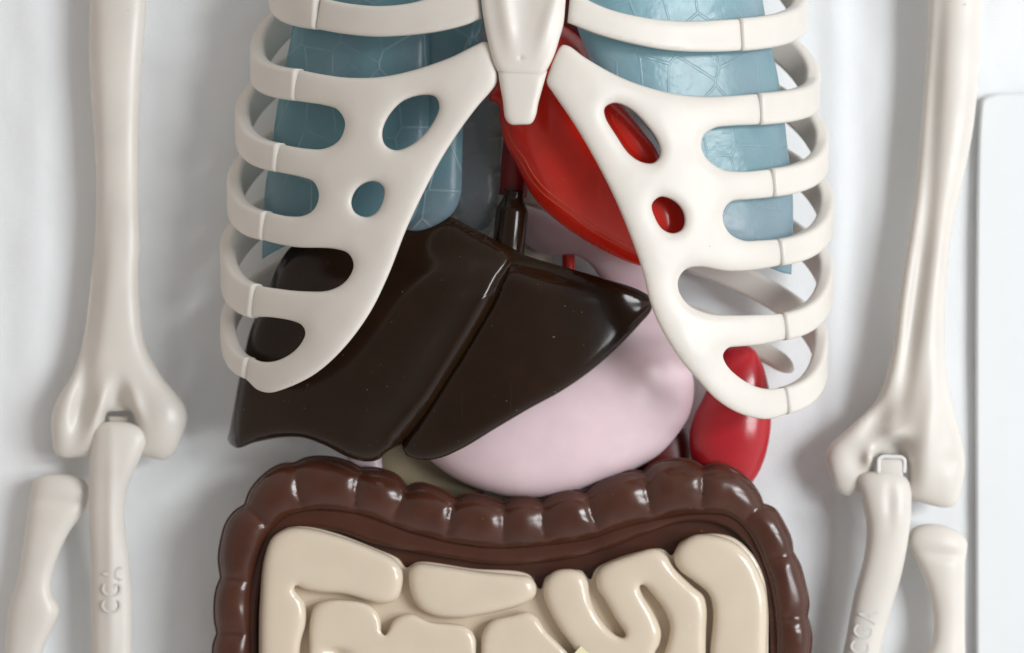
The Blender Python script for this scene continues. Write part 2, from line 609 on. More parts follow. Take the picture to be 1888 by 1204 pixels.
def board():
    bm = bmesh.new()
    pts = catmull([(1806, 210), (1812, 182), (1838, 172, 'c'), (2900, 158, 'c'), (2900, 2000, 'c'), (1800, 2000, 'c')], True, 8)
    z0, z1 = 1.0, 15.0
    V = [P(x, y, z0) for x, y in pts]
    n = len(pts)
    c = pts.mean(0)
    prof = [(z1 - 7, 0.0), (z1 - 2, 2.0), (z1, 7.0)]
    t = np.roll(pts, -1, 0) - np.roll(pts, 1, 0)
    t /= np.linalg.norm(t, axis=1)[:, None]
    nr = np.stack([-t[:, 1], t[:, 0]], 1)
    s = 1 if inside((pts + nr * 3)[:1], [pts])[0] else -1
    for z, d in prof:
        V += [P(x, y, z) for x, y in pts + s * nr * d]
    F = []
    for k in range(3):
        for i in range(n):
            j = (i + 1) % n
            F.append((k * n + i, k * n + j, (k + 1) * n + j, (k + 1) * n + i))
    F.append(tuple(3 * n + i for i in range(n)))
    F.append(tuple(range(n - 1, -1, -1)))
    o = obj('flat_board', V, F, BOARD, None, at=(2300, 900, 0), smooth=False)
    for p in o.data.polygons:
        p.use_smooth = len(p.vertices) == 4
    tag(o, 'flat white board with a rounded corner lying beside the right-hand arm bones', 'board')


board()

# ------------------------------------------------------------------ rib cage
CX = 970.0
ZB, BF, BB = 138.0, 284.0, 116.0
RIBS = {  # seam top, seam bottom, outermost edge (u, v)
    -1: [((592, -4), (581, 53), (497, -16)), ((559, 130), (539, 183), (463, 122)), ((525, 267), (505, 314), (435, 236)),
         ((501, 393), (480, 440), (420, 362)), ((480, 526), (461, 584), (408, 488)), ((465, 661), (452, 696), (408, 606))],
    1: [((1359, 35), (1367, 93), (1487, 26)), ((1392, 173), (1403, 229), (1510, 172)), ((1417, 312), (1426, 362), (1527, 284)),
        ((1430, 442), (1440, 489), (1536, 396)), ((1440, 578), (1448, 626), (1535, 520)), ((1440, 715), (1453, 762), (1526, 650))],
}


def a_side(v, side):
    ys = [(r[0][1] + r[1][1]) / 2 for r in RIBS[side]]
    as_ = [abs(r[2][0] - CX) - 13 for r in RIBS[side]]
    return np.interp(v, ys, as_)


def cage_z(u, v):
    """height of the rib cage's front over the sheet"""
    u, v = np.asarray(u, float), np.asarray(v, float)
    a = np.where(u < CX, a_side(v, -1), a_side(v, 1))
    t = np.clip(1 - ((u - CX) / a) ** 2, 0.0, 1)
    return ZB + BF * np.sqrt(t)


cage = thing('rib_cage', 'cream plastic rib cage with breastbone, fused front plates and curved ribs', 'rib cage', (CX, 350, 0))


def front_z(lift):
    return lambda u, v: cage_z(u, v) + lift


plate_left = [(893, 77), (902, 82), (912, 112), (917, 147), (913, 158), (880, 197), (850, 237), (815, 291), (785, 347), (750, 421), (715, 510), (680, 580),
              (630, 646), (580, 690), (530, 715), (496, 724), (474, 718), (452, 698, 'c'), (465, 660, 'c'), (480, 666), (500, 667), (525, 659), (550, 640), (563, 615),
              (557, 600), (540, 592), (500, 585), (461, 583, 'c'), (480, 527, 'c'), (510, 532), (560, 537), (608, 535), (638, 518), (652, 490), (643, 468),
              (618, 459), (540, 455), (481, 441, 'c'), (500, 392, 'c'), (527, 398), (558, 398), (579, 386), (588, 360), (579, 336), (558, 327), (505, 315, 'c'),
              (524, 267, 'c'), (565, 274), (598, 274), (626, 258), (636, 226), (622, 202), (598, 194), (539, 184, 'c'), (559, 130, 'c'), (600, 138), (640, 143),
              (700, 142), (760, 130), (830, 106), (875, 84)]
holes_left = [[(783, 175), (803, 179), (810, 198), (792, 236), (762, 265), (730, 277), (710, 267), (705, 245), (716, 215), (744, 186)],
              [(694, 335), (708, 346), (708, 364), (696, 390), (676, 400), (655, 392), (648, 374), (656, 351), (674, 337)]]
plate_right = [(1037, 83), (1049, 85), (1080, 107), (1150, 145), (1230, 170), (1300, 178), (1392, 173, 'c'), (1403, 229, 'c'), (1350, 232), (1318, 236), (1298, 249),
               (1293, 270), (1303, 292), (1332, 312), (1372, 316), (1417, 312, 'c'), (1426, 363, 'c'), (1380, 368), (1350, 371), (1336, 385), (1333, 405),
               (1345, 430), (1370, 443), (1400, 443), (1431, 441, 'c'), (1440, 489, 'c'), (1390, 498), (1340, 500), (1288, 492), (1264, 497), (1251, 515), (1252, 537),
               (1270, 562), (1308, 578), (1360, 581), (1440, 578, 'c'), (1448, 626, 'c'), (1400, 636), (1362, 639), (1342, 642), (1333, 655), (1341, 675),
               (1366, 698), (1392, 712), (1415, 717), (1439, 715, 'c'), (1453, 762, 'c'), (1423, 772), (1393, 771), (1354, 758), (1318, 734), (1289, 703), (1259, 669),
               (1235, 634), (1214, 596), (1198, 555), (1184, 498), (1160, 430), (1131, 361), (1100, 300), (1060, 231), (1020, 172), (1008, 152), (1014, 128), (1026, 98)]
holes_right = [[(1132, 190), (1161, 200), (1195, 234), (1214, 264), (1217, 286), (1205, 300), (1184, 299), (1160, 284), (1136, 250), (1116, 216), (1115, 199)],
               [(1217, 363), (1240, 369), (1257, 386), (1262, 407), (1257, 423), (1240, 430), (1221, 422), (1207, 400), (1202, 377)]]


def plate_shape(u, v, h, f):
    # each rib stays a gently raised band in the fused plate
    return f + 5 * np.clip((h - 14) / 26, 0, 1) + 0.7 * np.sin(u / 37.0 + v / 61.0)


def lap(ol, by=20.0):
    """run each rib end of a front plate on into the hollow side rib, so that the joint closes without a gap"""
    out, i, n = [], 0, len(ol)
    while i < n:
        p, q = ol[i], ol[(i + 1) % n]
        if len(p) == 3 and len(q) == 3 and abs(p[0] - CX) > 200 and i + 1 < n:
            dx, dy = q[0] - p[0], q[1] - p[1]
            L = math.hypot(dx, dy)
            nx, ny = dy / L, -dx / L
            if (p[0] - CX) * nx < 0:
                nx, ny = -nx, -ny
            sh = 2.0 / L
            out += [p[:2], (p[0] + nx * by + dx * sh, p[1] + ny * by + dy * sh, 'c'), (q[0] + nx * by - dx * sh, q[1] + ny * by - dy * sh, 'c'), q[:2]]
            i += 2
        else:
            out.append(p)
            i += 1
    return out


for ol, hl in ((lap(plate_left), holes_left), (lap(plate_right), holes_right)):
    shell('front_plate', ol, BONE, cage, holes=hl, k=1.0, cap=13, kb=1.0, capb=13, step=7, edge=4, zfun=front_z(0), shape=plate_shape, ncap=2.6)

# top costal strips
strip_l = [(592, -4, 'c'), (640, 6), (700, 11), (760, 5), (820, -14), (880, -45, 'c'), (888, 34, 'c'), (860, 46), (800, 60), (700, 68), (630, 62), (581, 53, 'c')]
strip_r = [(1052, -20, 'c'), (1090, 3), (1133, 20), (1199, 34), (1266, 39), (1359, 35, 'c'), (1367, 93, 'c'), (1299, 96), (1233, 93), (1166, 81), (1100, 63), (1046, 42, 'c')]
for s_ in (strip_l, strip_r):
    shell('costal_strip', lap(s_), BONE, cage, k=1.0, cap=13, step=7, zfun=front_z(0), ncap=2.6)

# breastbone
stern = [(872, -260), (880, -100), (887, 0), (892, 38), (901, 84), (912, 122), (922, 136), (960, 140), (1000, 140), (1009, 128), (1021, 104), (1032, 70), (1039, 44), (1043, 0),
         (1052, -100), (1062, -260)]


def stern_shape(u, v, h, f):
    ridge = 7 * np.exp(-((u - (938 + 0.16 * (v - 60))) / 15) ** 2) * np.clip((118 - v) / 70, 0, 1)
    ridge += 5 * np.exp(-((u - (1016 - 0.28 * (v - 20))) / 13) ** 2) * np.clip((120 - v) / 60, 0, 1)
    hollow = -5 * np.exp(-((u - 972) / 22) ** 2) * np.clip((80 - v) / 90, 0, 1)
    pin = -5 * g(u, v, 960, 107, 3.2, 3.2)
    return f + ridge + hollow + pin


st = shell('sternum', stern, BONE, cage, k=0.9, cap=19, capb=14, step=5, edge=4, zfun=front_z(7), shape=stern_shape, ncap=2.6)
xiph = [(917, 126, 'c'), (962, 128), (1009, 131, 'c'), (1002, 156), (993, 189), (987, 216), (979, 228), (960, 230), (941, 229), (932, 219), (927, 186), (921, 152)]
shell('xiphoid_process', xiph, BONE, st, k=1.0, cap=15, step=6, zfun=front_z(9), ncap=2.6)


def rib_path(side, data, rise=2.75, end=178.0, start_back=3.0):
    (s0, s1, ex) = data
    us, vs = (s0[0] + s1[0]) / 2, (s0[1] + s1[1]) / 2
    a = abs(ex[0] - CX) - 13
    t0 = math.degrees(math.asin(min(0.995, abs(us - CX) / a)))
    out = []
    th = t0 - math.degrees(start_back / a) * 1.2
    while th < end:
        r = math.radians(th)
        if th < 90:
            x = CX + side * a * math.sin(r)
            z = ZB + BF * math.cos(r)
        else:
            x = CX + side * a * max(math.sin(r), 0) ** (2 / 2.7)
            z = ZB - BB * abs(math.cos(r)) ** (2 / 2.7)
        f = (th - t0) / (90 - t0)
        if f < 1:
            s = 0.35 * f + 0.65 * f * f if f > 0 else 0.35 * f
            y = vs + (ex[1] - vs) * s
        else:
            y = ex[1] - rise * (th - 90)
        out.append((x, y, z))
        th += 2.5 if th < 110 else 5
    return out, math.hypot(s1[0] - s0[0], s1[1] - s0[1]) / 2


def rib_up(side):
    return lambda t, c, T: (-side * T[2], 0.0, side * T[0])


for side in (-1, 1):
    for i, data in enumerate(RIBS[side]):
        path, hw = rib_path(side, data)

        def rsec(t, hw=hw):
            w = hw + 1.2
            return round_rect(w * (1 - 0.1 * t), 14.4, 9, 4)
        sweep('rib', path, BONE, cage, rsec, up=rib_up(side), smooth_path=True, step=8)
# a brown stain on the upper edge of the lowest bright rib
n_ = 14
cu_, cv_, cw_ = 1466, 697, 262
bpy.context.view_layer.update()
low = [c for c in cage.children if c.name.startswith('rib')][11]
o_, t_ = Vector(P(cu_, cv_, 900)), Vector(P(cu_, cv_, 0))
ok_, hit_, nrm_, ix_ = low.ray_cast(o_ - OFF[cage.name], (t_ - o_).normalized())
if ok_:
    q_ = nrm_.to_track_quat('Z', 'Y')
    c_ = hit_ + OFF[cage.name]
    V_ = [c_ + q_ @ Vector((0, 0, 0.5 * K))]
    for r_, h_ in ((3.2, 0.35), (4.6, -0.6)):
        V_ += [c_ + q_ @ Vector((r_ * K * math.cos(2 * math.pi * j / n_) * (1 + 0.25 * math.sin(j * 2.1)), 0.7 * r_ * K * math.sin(2 * math.pi * j / n_), h_ * K)) for j in range(n_)]
    F_ = [(0, 1 + j, 1 + (j + 1) % n_) for j in range(n_)] + [(1 + j, 1 + n_ + j, 1 + n_ + (j + 1) % n_, 1 + (j + 1) % n_) for j in range(n_)]
    obj('stain', V_, F_, GRIME, low)
# free-ended last ribs at the back
for side in (-1, 1):
    pth = [(CX + side * d, y, z) for d, y, z in ((20, 545, 22), (180, 560, 30), (320, 590, 44), (420, 640, 62), (462, 663, 74), (492, 684, 84))]
    sweep('floating_rib', pth, BONE, cage, lambda t: round_rect((25 - 8 * t) * (max(0.06, 1 - (max(0, t - .93) / .07) ** 2) ** 0.5), 11 * (max(0.06, 1 - (max(0, t - .93) / .07) ** 2) ** 0.5), 9, 4), up=lambda t, c, T: (0.25 * side, 0, 1), step=5)

# spine behind the organs
for i, v in enumerate(range(-180, 1080, 66)):
    c = (962, v, 62)
    n, rows = 24, []
    V, F = [], []
    prof = [(-30, 0.80), (-27, 0.98), (-20, 1.0), (-10, 0.88), (0, 0.84), (10, 0.88), (20, 1.0), (27, 0.98), (30, 0.80)]
    for dy, r in prof:
        for j in range(n):
            t = 2 * math.pi * j / n
            V.append(P(c[0] + 62 * r * math.cos(t), c[1] + dy, c[2] + 40 * r * math.sin(t)))
    for k_ in range(len(prof) - 1):
        for j in range(n):
            F.append((k_ * n + j, k_ * n + (j + 1) % n, (k_ + 1) * n + (j + 1) % n, (k_ + 1) * n + j))
    F += [tuple(range(n)), tuple((len(prof) - 1) * n + j for j in range(n))]
    obj('vertebra', V, F, SPINE, cage)
    sweep('vertebral_disc', [(962, v + 29, 62), (962, v + 33, 62), (962, v + 37, 62)], SPINE, cage, lambda t: ellipse(52, 34, 20), step=3)

# ------------------------------------------------------------------ lungs
lung_l = thing('lung', 'blue translucent plastic lung with shade painted into its colour behind the shaded ribs over the liver', 'lung', (700, 150, 60))
outer = [(560, -260), (545, 0), (538, 60), (522, 140), (510, 205), (497, 300), (489, 345), (485, 420), (483, 478, 'c'), (510, 462), (560, 440), (650, 428), (742, 420), (772, 395), (790, 300), (796, 180),
         (796, 0), (796, -260)]
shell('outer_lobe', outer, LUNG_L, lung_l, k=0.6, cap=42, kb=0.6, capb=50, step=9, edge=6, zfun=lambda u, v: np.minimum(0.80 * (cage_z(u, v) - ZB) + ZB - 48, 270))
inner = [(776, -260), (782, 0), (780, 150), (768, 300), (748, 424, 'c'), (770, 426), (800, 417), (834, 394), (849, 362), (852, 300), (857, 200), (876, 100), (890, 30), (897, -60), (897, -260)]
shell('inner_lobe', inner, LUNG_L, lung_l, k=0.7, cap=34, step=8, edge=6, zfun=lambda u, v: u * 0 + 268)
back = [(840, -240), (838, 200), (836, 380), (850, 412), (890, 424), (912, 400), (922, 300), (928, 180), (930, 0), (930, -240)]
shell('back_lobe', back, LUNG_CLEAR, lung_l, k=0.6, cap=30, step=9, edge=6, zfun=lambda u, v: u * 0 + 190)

lung_r = thing('lung', 'blue translucent plastic lung with light painted into its colour behind the bright ribs beside the heart', 'lung', (1280, 180, 60))
right = [(1046, -260), (1048, -60), (1052, 0), (1064, 50), (1086, 105), (1120, 165), (1165, 205), (1200, 245), (1232, 300), (1262, 362), (1266, 440), (1330, 462), (1400, 486), (1425, 496), (1440, 502),
         (1459, 506, 'c'), (1462, 440), (1461, 350), (1451, 262), (1444, 200), (1434, 140), (1424, 92), (1411, 30), (1403, -20), (1385, -120), (1360, -260)]
shell('outer_lobe', right, LUNG_R, lung_r, k=0.55, cap=46, kb=0.5, capb=60, step=9, edge=5, zfun=lambda u, v: np.minimum(0.86 * (cage_z(u, v) - ZB) + ZB - 44, 326))
fold = [(1330, 190), (1345, 120), (1360, 60), (1372, 30), (1382, 34), (1372, 80), (1356, 140), (1342, 195)]

# ------------------------------------------------------------------ heart
heart = thing('heart', 'glossy bright red plastic heart behind the breastbone', 'heart', (1090, 300, 80))
h_out = [(903, 172), (912, 160), (935, 120), (975, 60), (1020, 40), (1070, 70), (1108, 130), (1146, 190), (1188, 246), (1216, 292), (1244, 332), (1284, 376), (1298, 430), (1262, 482), (1210, 495), (1165, 486),
         (1120, 466), (1070, 438), (1020, 402), (985, 366), (962, 325), (946, 292), (930, 262), (922, 225), (917, 192), (902, 184)]
shell('heart_body', h_out, HEART, heart, k=1.0, cap=150, kb=0.7, capb=100, step=8, edge=5, zfun=lambda u, v: 250 + 34 * np.clip((u - 1100) / 130, 0, 1))
atr = [(1092, 160), (1118, 173), (1151, 202), (1184, 241), (1210, 276), (1216, 302), (1196, 314), (1165, 300), (1128, 258), (1102, 205)]
shell('atrium', atr, HEART, heart, k=0.85, cap=80, step=6, zc=336)
# moulded double seam line running parallel to the lower edge
seam_px = [(925, 232), (938, 265), (962, 300), (975, 324), (1000, 355), (1048, 392), (1092, 425), (1140, 452), (1180, 470)]
HB = None


def on_mesh_z(ob, u, v):
    """height of a front surface at (u, v): a ray from above, straight along the sight line"""
    o = Vector(P(u, v, 900)); t = Vector(P(u, v, 0))
    d = (t - o).normalized()
    loc = OFF[ob.name]
    ok, hit, nrm, idx = ob.ray_cast(o - loc, d)
    return hit[2] / K + loc[2] / K if ok else None


bpy.context.view_layer.update()
body = [c for c in heart.children if c.name.startswith('heart_body')][0]
for off in (0, 9):
    pth = []
    for q in catmull(seam_px, False, 10):
        u, v = q[0] + off * 0.6, q[1] - off * 0.8
        z = on_mesh_z(body, u, v)
        if z:
            pth.append((u, v, z - 0.2))
    if len(pth) > 3:
        sweep('moulded_seam', pth, SEAM, heart, lambda t: ellipse(1.5, 1.3, 8), step=6)
sweep('great_vessel', [(1052, 210, 150), (1058, 100, 190), (1056, 60, 200), (1048, 20, 190), (1040, -60, 160)], HEART_DARK, heart, lambda t: ellipse(34, 34, 20), step=10)
sweep('vena_cava', [(958, 220, 190), (950, 300, 190), (947, 345, 190), (945, 362, 190)], HEART_DARK, heart, lambda t: ellipse(26, 26, 20), step=8)
sweep('artery_branch', [(1046, 420, 106), (1048, 480, 106), (1050, 540, 106), (1052, 640, 100)], HEART, heart, lambda t: ellipse(12, 12, 14), step=10)

# ------------------------------------------------------------------ liver
liver = thing('liver', 'dark brown glossy plastic liver with two lobes in front of the pink stomach', 'liver', (790, 640, 60))


def liver_z(u, v):
    base = 262 - 0.00055 * (u - 900) ** 2
    return np.minimum(base, cage_z(u, v) - 62)


lobe_r = [(830, 400), (870, 420), (920, 446), (954, 464), (950, 484), (920, 556), (882, 622), (845, 682), (806, 744), (770, 792), (744, 818), (716, 833), (697, 848), (672, 851), (640, 842), (600, 822), (560, 808),
          (520, 807), (470, 816), (436, 826), (420, 812), (424, 790), (432, 745), (440, 700), (450, 650), (462, 605), (492, 540), (512, 490), (540, 452), (600, 425), (700, 410), (770, 396)]


def lobe_r_shape(u, v, h, f):
    # raised rim along the cleft, a plateau below the upper edge, a soft crease across it
    cl = np.array([(954, 464), (920, 556), (882, 622), (845, 682), (806, 744), (744, 818)], float)
    d = dist_to(np.stack([u, v], 1), [cl], closed=False)
    inn = np.clip((h - 10) / 12, 0, 1)
    rim = 21 * np.exp(-((d - 30) / np.where(d < 30, 15, 40)) ** 2) * inn * np.clip((v - 478) / 70, 0, 1)
    top = -22 / (1 + np.exp((v - 496 + 0.10 * (u - 780)) / 16.0)) * np.clip((d - 8) / 70, 0.1, 1)
    hollow = -6 * g(u, v, 740, 650, 80, 140, 0.55)
    return np.maximum(f + (rim + top + hollow) * np.clip(h / 30, 0, 1), 0)


shell('right_lobe', lobe_r, LIVER, liver, k=0.8, cap=40, kb=0.8, capb=50, step=8, edge=5, zfun=liver_z, shape=lobe_r_shape)
lobe_l = [(946, 462, 'c'), (985, 476), (1040, 492), (1110, 512), (1180, 535), (1203, 552), (1201, 572), (1180, 598), (1140, 640), (1090, 684), (1035, 722), (980, 752), (915, 790), (855, 826), (810, 845), (775, 848),
          (748, 838), (741, 818), (762, 788), (795, 738), (836, 674), (874, 612), (912, 546)]


def lobe_l_shape(u, v, h, f):
    band = -20 * np.exp(-((v - (478 + 0.27 * (u - 946))) / 22) ** 2) * np.clip((1140 - u) / 120, 0, 1)
    return np.maximum(f + band * np.clip(h / 22, 0, 1), 0)


shell('left_lobe', lobe_l, LIVER, liver, k=0.85, cap=25, kb=0.8, capb=40, step=8, edge=5, zfun=lambda u, v: liver_z(u, v) + 14, shape=lobe_l_shape)
sweep('vein_stub', [(948, 350, 226), (945, 380, 226), (941, 420, 230), (937, 460, 232), (934, 490, 232)], LIVER, liver,
      lambda t: ellipse(19 if t < 0.13 else (20 + 70 * (t - .13) if t < .28 else 30), 19 if t < 0.13 else (20 + 70 * (t - .13) if t < .28 else 30), 24), step=4)

# ------------------------------------------------------------------ stomach
stom = thing('stomach', 'pale pink smooth plastic stomach bulging below the dark liver', 'stomach', (1040, 740, 40))
s_out = [(1200, 560), (1236, 600), (1262, 650), (1279, 702), (1273, 760), (1250, 800), (1215, 838), (1165, 868), (1110, 890), (1060, 907), (1010, 918), (950, 918), (890, 905), (835, 880), (795, 850), (770, 822),
         (790, 760), (860, 680), (950, 600), (1060, 545), (1140, 535)]
shell('stomach_body', s_out, STOMACH, stom, k=0.95, cap=175, kb=0.5, capb=90, step=9, edge=6, zc=120)
s_up = [(948, 372), (970, 378), (1010, 392), (1070, 420), (1140, 450), (1190, 478), (1236, 520), (1268, 590), (1270, 640), (1250, 650), (1205, 620), (1150, 580), (1108, 515), (1088, 488), (1060, 470),
        (1030, 470), (1000, 468), (972, 452), (952, 430)]
shell('stomach_fundus', s_up, STOMACH, stom, k=0.8, cap=46, kb=0.6, capb=50, step=8, edge=5,
      zfun=lambda u, v: 118 - 62 * np.clip((v - 490) / 90, 0, 1))
shell('duodenum', [(640, 850), (660, 820), (700, 810), (704, 850), (702, 880), (670, 890), (645, 880)], STOMACH, stom, k=0.7, cap=30, step=7, zc=110)

# ------------------------------------------------------------------ spleen, kidney and the pale piece behind
o = shell('spleen', [(1332, 640), (1360, 634), (1388, 642), (1404, 668), (1416, 705), (1422, 760), (1420, 800), (1410, 845), (1394, 880), (1370, 905), (1330, 905), (1295, 885), (1276, 850),
                     (1271, 805), (1278, 770), (1300, 725), (1318, 680)], SPLEEN, None, k=0.85, cap=85, kb=0.6, capb=70, step=8, edge=5, zc=105, at=(1350, 770, 30))
tag(o, 'shiny crimson plastic spleen below the lowest right-hand rib', 'spleen')
o = shell('kidney', [(1170, 800), (1220, 770), (1262, 790), (1275, 840), (1262, 890), (1215, 905), (1170, 880)], KIDNEY, None, k=0.8, cap=50, step=9, zc=62, at=(1220, 840, 10))
tag(o, 'dark maroon plastic kidney half hidden in the gap between stomach and spleen', 'kidney')
o = shell('pancreas', [(690, 800), (760, 790), (840, 830), (900, 880), (880, 920), (800, 915), (740, 900), (698, 880)], YELLOWISH, None, k=0.6, cap=34, step=9, zc=54, at=(790, 860, 10))
tag(o, 'pale yellowish plastic pancreas showing in the gap between liver and large intestine', 'pancreas')

# ------------------------------------------------------------------ large intestine
colon = thing('large_intestine', 'glossy chocolate brown plastic large intestine framing the beige coils', 'large intestine', (944, 1150, 20))
left_outer = [(404, 1470, 'n'), (396, 1430), (394, 1390), (403, 1350, 'n'), (395, 1310), (394, 1275), (401, 1250, 'n'), (394, 1222), (394, 1190), (401, 1168, 'n')] + \
    [(396, 1135), (399, 1090), (408, 1065, 'n'), (404, 1030), (408, 998), (417, 966), (433, 944), (452, 931, 'n'), (463, 903), (489, 874), (518, 857), (543, 855, 'n'), (566, 845), (605, 843), (645, 853), (665, 864, 'n'),
     (694, 864), (730, 876), (751, 898, 'n'), (771, 891), (812, 902), (840, 918, 'n'), (862, 911), (898, 916), (928, 928, 'n'), (948, 920), (974, 918), (999, 925, 'n'), (1018, 911), (1048, 903), (1079, 908, 'n'), (1097, 892),
     (1139, 874), (1165, 869), (1187, 871, 'n'), (1206, 856), (1248, 847), (1278, 851), (1297, 863, 'n'), (1319, 855), (1348, 863), (1380, 886), (1399, 912), (1406, 930, 'n'), (1427, 939), (1446, 968), (1458, 996), (1461, 1018, 'n'),
     (1474, 1042), (1484, 1078), (1490, 1110), (1487, 1136, 'n'), (1494, 1158), (1495, 1188), (1489, 1222, 'n'), (1496, 1255), (1496, 1290), (1489, 1320, 'n'), (1496, 1350), (1496, 1400), (1488, 1470, 'n')]
notches = [np.array(p[:2], float) for p in left_outer if len(p) == 3]
outer_c = [(p[0], p[1], 'c') if len(p) == 3 else p for p in left_outer]
inner_c = [(1428, 1470, 'c'), (1430, 1300), (1430, 1204), (1427, 1130), (1414, 1064), (1394, 1012), (1370, 975), (1342, 955), (1290, 950), (1240, 956), (1188, 966), (1138, 980), (1091, 996), (1050, 1003), (1007, 1008), (960, 1012), (917, 1014),
           (870, 1010), (833, 1004), (790, 994), (751, 983), (710, 968), (670, 954), (620, 946), (575, 944), (530, 955), (500, 982), (482, 1018), (468, 1068), (463, 1135), (464, 1204), (464, 1300), (464, 1470, 'c')]
inner_line = catmull(inner_c, False, 6)
creases = []
for nq in notches[1:-1]:
    j = np.argmin(np.linalg.norm(inner_line - nq, axis=1))
    creases.append(np.array([nq, inner_line[j]]))


def colon_shape(u, v, h, f):
    q = np.stack([u, v], 1)
    din = dist_to(q, [inner_line], closed=False)
    d = np.full(len(u), 1e9)
    wv = np.array([(2.2 * mnoise.noise((a / 26, b / 26, 1.7)), 2.2 * mnoise.noise((a / 26, b / 26, 8.2))) for a, b in q])
    for i, c in enumerate(creases):
        d = np.minimum(d, dist_to(q + wv, [c], closed=False) * (0.75, 1.25, 0.9, 1.5, 1.0)[i % 5])
    dent = np.array([mnoise.noise((a / 48, b / 48, 4.4)) * 3.2 + mnoise.noise((a / 15, b / 15, 6.1)) * 0.7 for a, b in q])
    fade = np.clip(din / 24, 0.12, 1)
    bulge = 1 - fade * (0.22 * np.exp(-(d / 6.5)) + 0.11 * np.exp(-(d / 20) ** 2))
    return np.maximum(f * bulge * 1.08 + dent * np.clip(h / 20, 0, 1), 0)


body_c = shell('colon_wall', outer_c + inner_c, COLON, colon, k=0.95, cap=62, kb=1.0, capb=52, step=6.5, edge=4, zc=150, shape=colon_shape, ncap=4)
# the moulding lip round its outside
lipc = catmull(outer_c, False, 5)
sweep('moulding_lip', [(x, y, 149) for x, y in lipc], COLON, colon, lambda t: round_rect(3.0, 2.2, 1.6, 2), up=lambda t, c, T: (0, 0, 1), smooth_path=False)
# stepped inner flange
grow = inner_line + 0
fl1 = [(1440, 1470, 'c'), (1442, 1204), (1436, 1120), (1424, 1060), (1402, 1006), (1376, 966), (1340, 942), (1290, 938), (1240, 944), (1188, 954), (1138, 968), (1091, 984), (1007, 997), (917, 1003), (833, 993), (751, 972), (670, 942),
       (575, 930), (520, 944), (488, 974), (468, 1016), (455, 1068), (450, 1135), (450, 1470, 'c')]
fl1_in = [(474, 1470, 'c'), (474, 1204), (474, 1130), (482, 1068), (500, 1010), (525, 985), (560, 975), (620, 980), (690, 1003), (751, 1016), (833, 1030), (917, 1041), (1007, 1036), (1060, 1028), (1120, 1012), (1190, 985), (1250, 965), (1300, 962),
          (1345, 975), (1380, 1008), (1404, 1060), (1416, 1120), (1420, 1204), (1420, 1470, 'c')]
shell('flange_step', fl1 + fl1_in, COLON, colon, k=0.8, cap=13, capb=60, step=8, zc=152)
fl2 = [(444, 1470, 'c'), (450, 1060), (490, 966), (570, 940), (760, 985), (930, 1012), (1100, 990), (1290, 948), (1390, 990), (1440, 1110), (1442, 1470, 'c')]
shell('flange_base', fl2, COLON, colon, k=0.8, cap=8, capb=90, step=22, edge=14, zc=132)

# ------------------------------------------------------------------ small intestine
gut = thing('small_intestine', 'beige plastic small intestine with raised coils inside the brown frame', 'small intestine', (944, 1180, 60))
base = [(477, 1470, 'c'), (477, 1204), (479, 1110), (487, 1025), (503, 986), (532, 970), (565, 970), (620, 983), (690, 1010), (735, 1030), (749, 1046), (770, 1036), (870, 1048), (975, 1059), (996, 1086), (1008, 1062), (1050, 1051), (1072, 1052),
        (1088, 1068), (1100, 1047), (1205, 1011), (1226, 1014), (1238, 1024), (1254, 1000), (1300, 984), (1350, 990), (1386, 1020), (1408, 1062), (1416, 1110), (1417, 1204), (1417, 1470, 'c')]
shell('backing', base, GUT, gut, k=0.9, cap=14, capb=40, step=8, edge=5, zc=150)


def coil(pts, zc=178, cap=34, k=1.05, shape=None, step=6, holes=()):
    return shell('coil', pts, GUT, gut, k=k, cap=cap - 8, kb=1.2, capb=24, step=step, edge=4, zc=178, shape=shape, holes=holes, ncap=3.4)


coil([(480, 1470, 'c'), (480, 1204), (482, 1110), (489, 1026), (503, 990), (531, 974), (562, 973), (615, 985), (682, 1009), (727, 1031), (742, 1053), (741, 1085), (731, 1106), (709, 1113), (680, 1108), (635, 1096), (585, 1092),
      (560, 1086), (546, 1080), (543, 1086), (555, 1100), (563, 1115), (564, 1150), (556, 1180), (552, 1215), (556, 1470, 'c')])
coil([(753, 1062), (757, 1046), (770, 1039), (816, 1043), (883, 1053), (955, 1060), (975, 1063), (988, 1078), (987, 1098), (969, 1112), (930, 1125), (850, 1139), (803, 1136), (772, 1120), (757, 1092)], cap=32)
coil([(571, 1470, 'c'), (570, 1200), (571, 1145), (581, 1116), (607, 1106), (668, 1110), (690, 1121), (702, 1143), (704, 1166), (710, 1171), (716, 1162), (727, 1142), (757, 1131), (793, 1146), (860, 1155), (876, 1174), (878, 1210), (876, 1470, 'c')], cap=30,
     shape=lambda u, v, h, f: f - 16 * g(u, v, 622, 1203, 22, 8, 0.1))
coil([(888, 1470, 'c'), (886, 1210), (890, 1165), (905, 1145), (945, 1134), (974, 1128), (990, 1137), (1007, 1163), (1034, 1190), (1052, 1212), (1062, 1470, 'c')], cap=30)
coil(z4((400, 1900, 'c'), (395, 1260), (340, 1165), (280, 1085), (222, 985), (188, 905), (183, 850), (203, 792), (255, 750), (355, 745), (405, 770), (430, 815), (440, 885), (475, 980), (535, 1062), (592, 1110), (628, 1118), (634, 1108), (622, 1080),
         (575, 1010), (520, 910), (480, 850), (472, 790), (495, 735), (650, 668), (800, 630), (858, 664), (900, 732), (1000, 832), (1066, 890), (1083, 960), (1080, 1100), (1075, 1900, 'c'), (860, 1900, 'c'), (840, 1240), (870, 1130), (878, 1050),
         (848, 970), (785, 885), (735, 832), (716, 836), (728, 880), (780, 965), (818, 1040), (833, 1100), (822, 1160), (795, 1215), (780, 1900, 'c')), cap=33, zc=170)
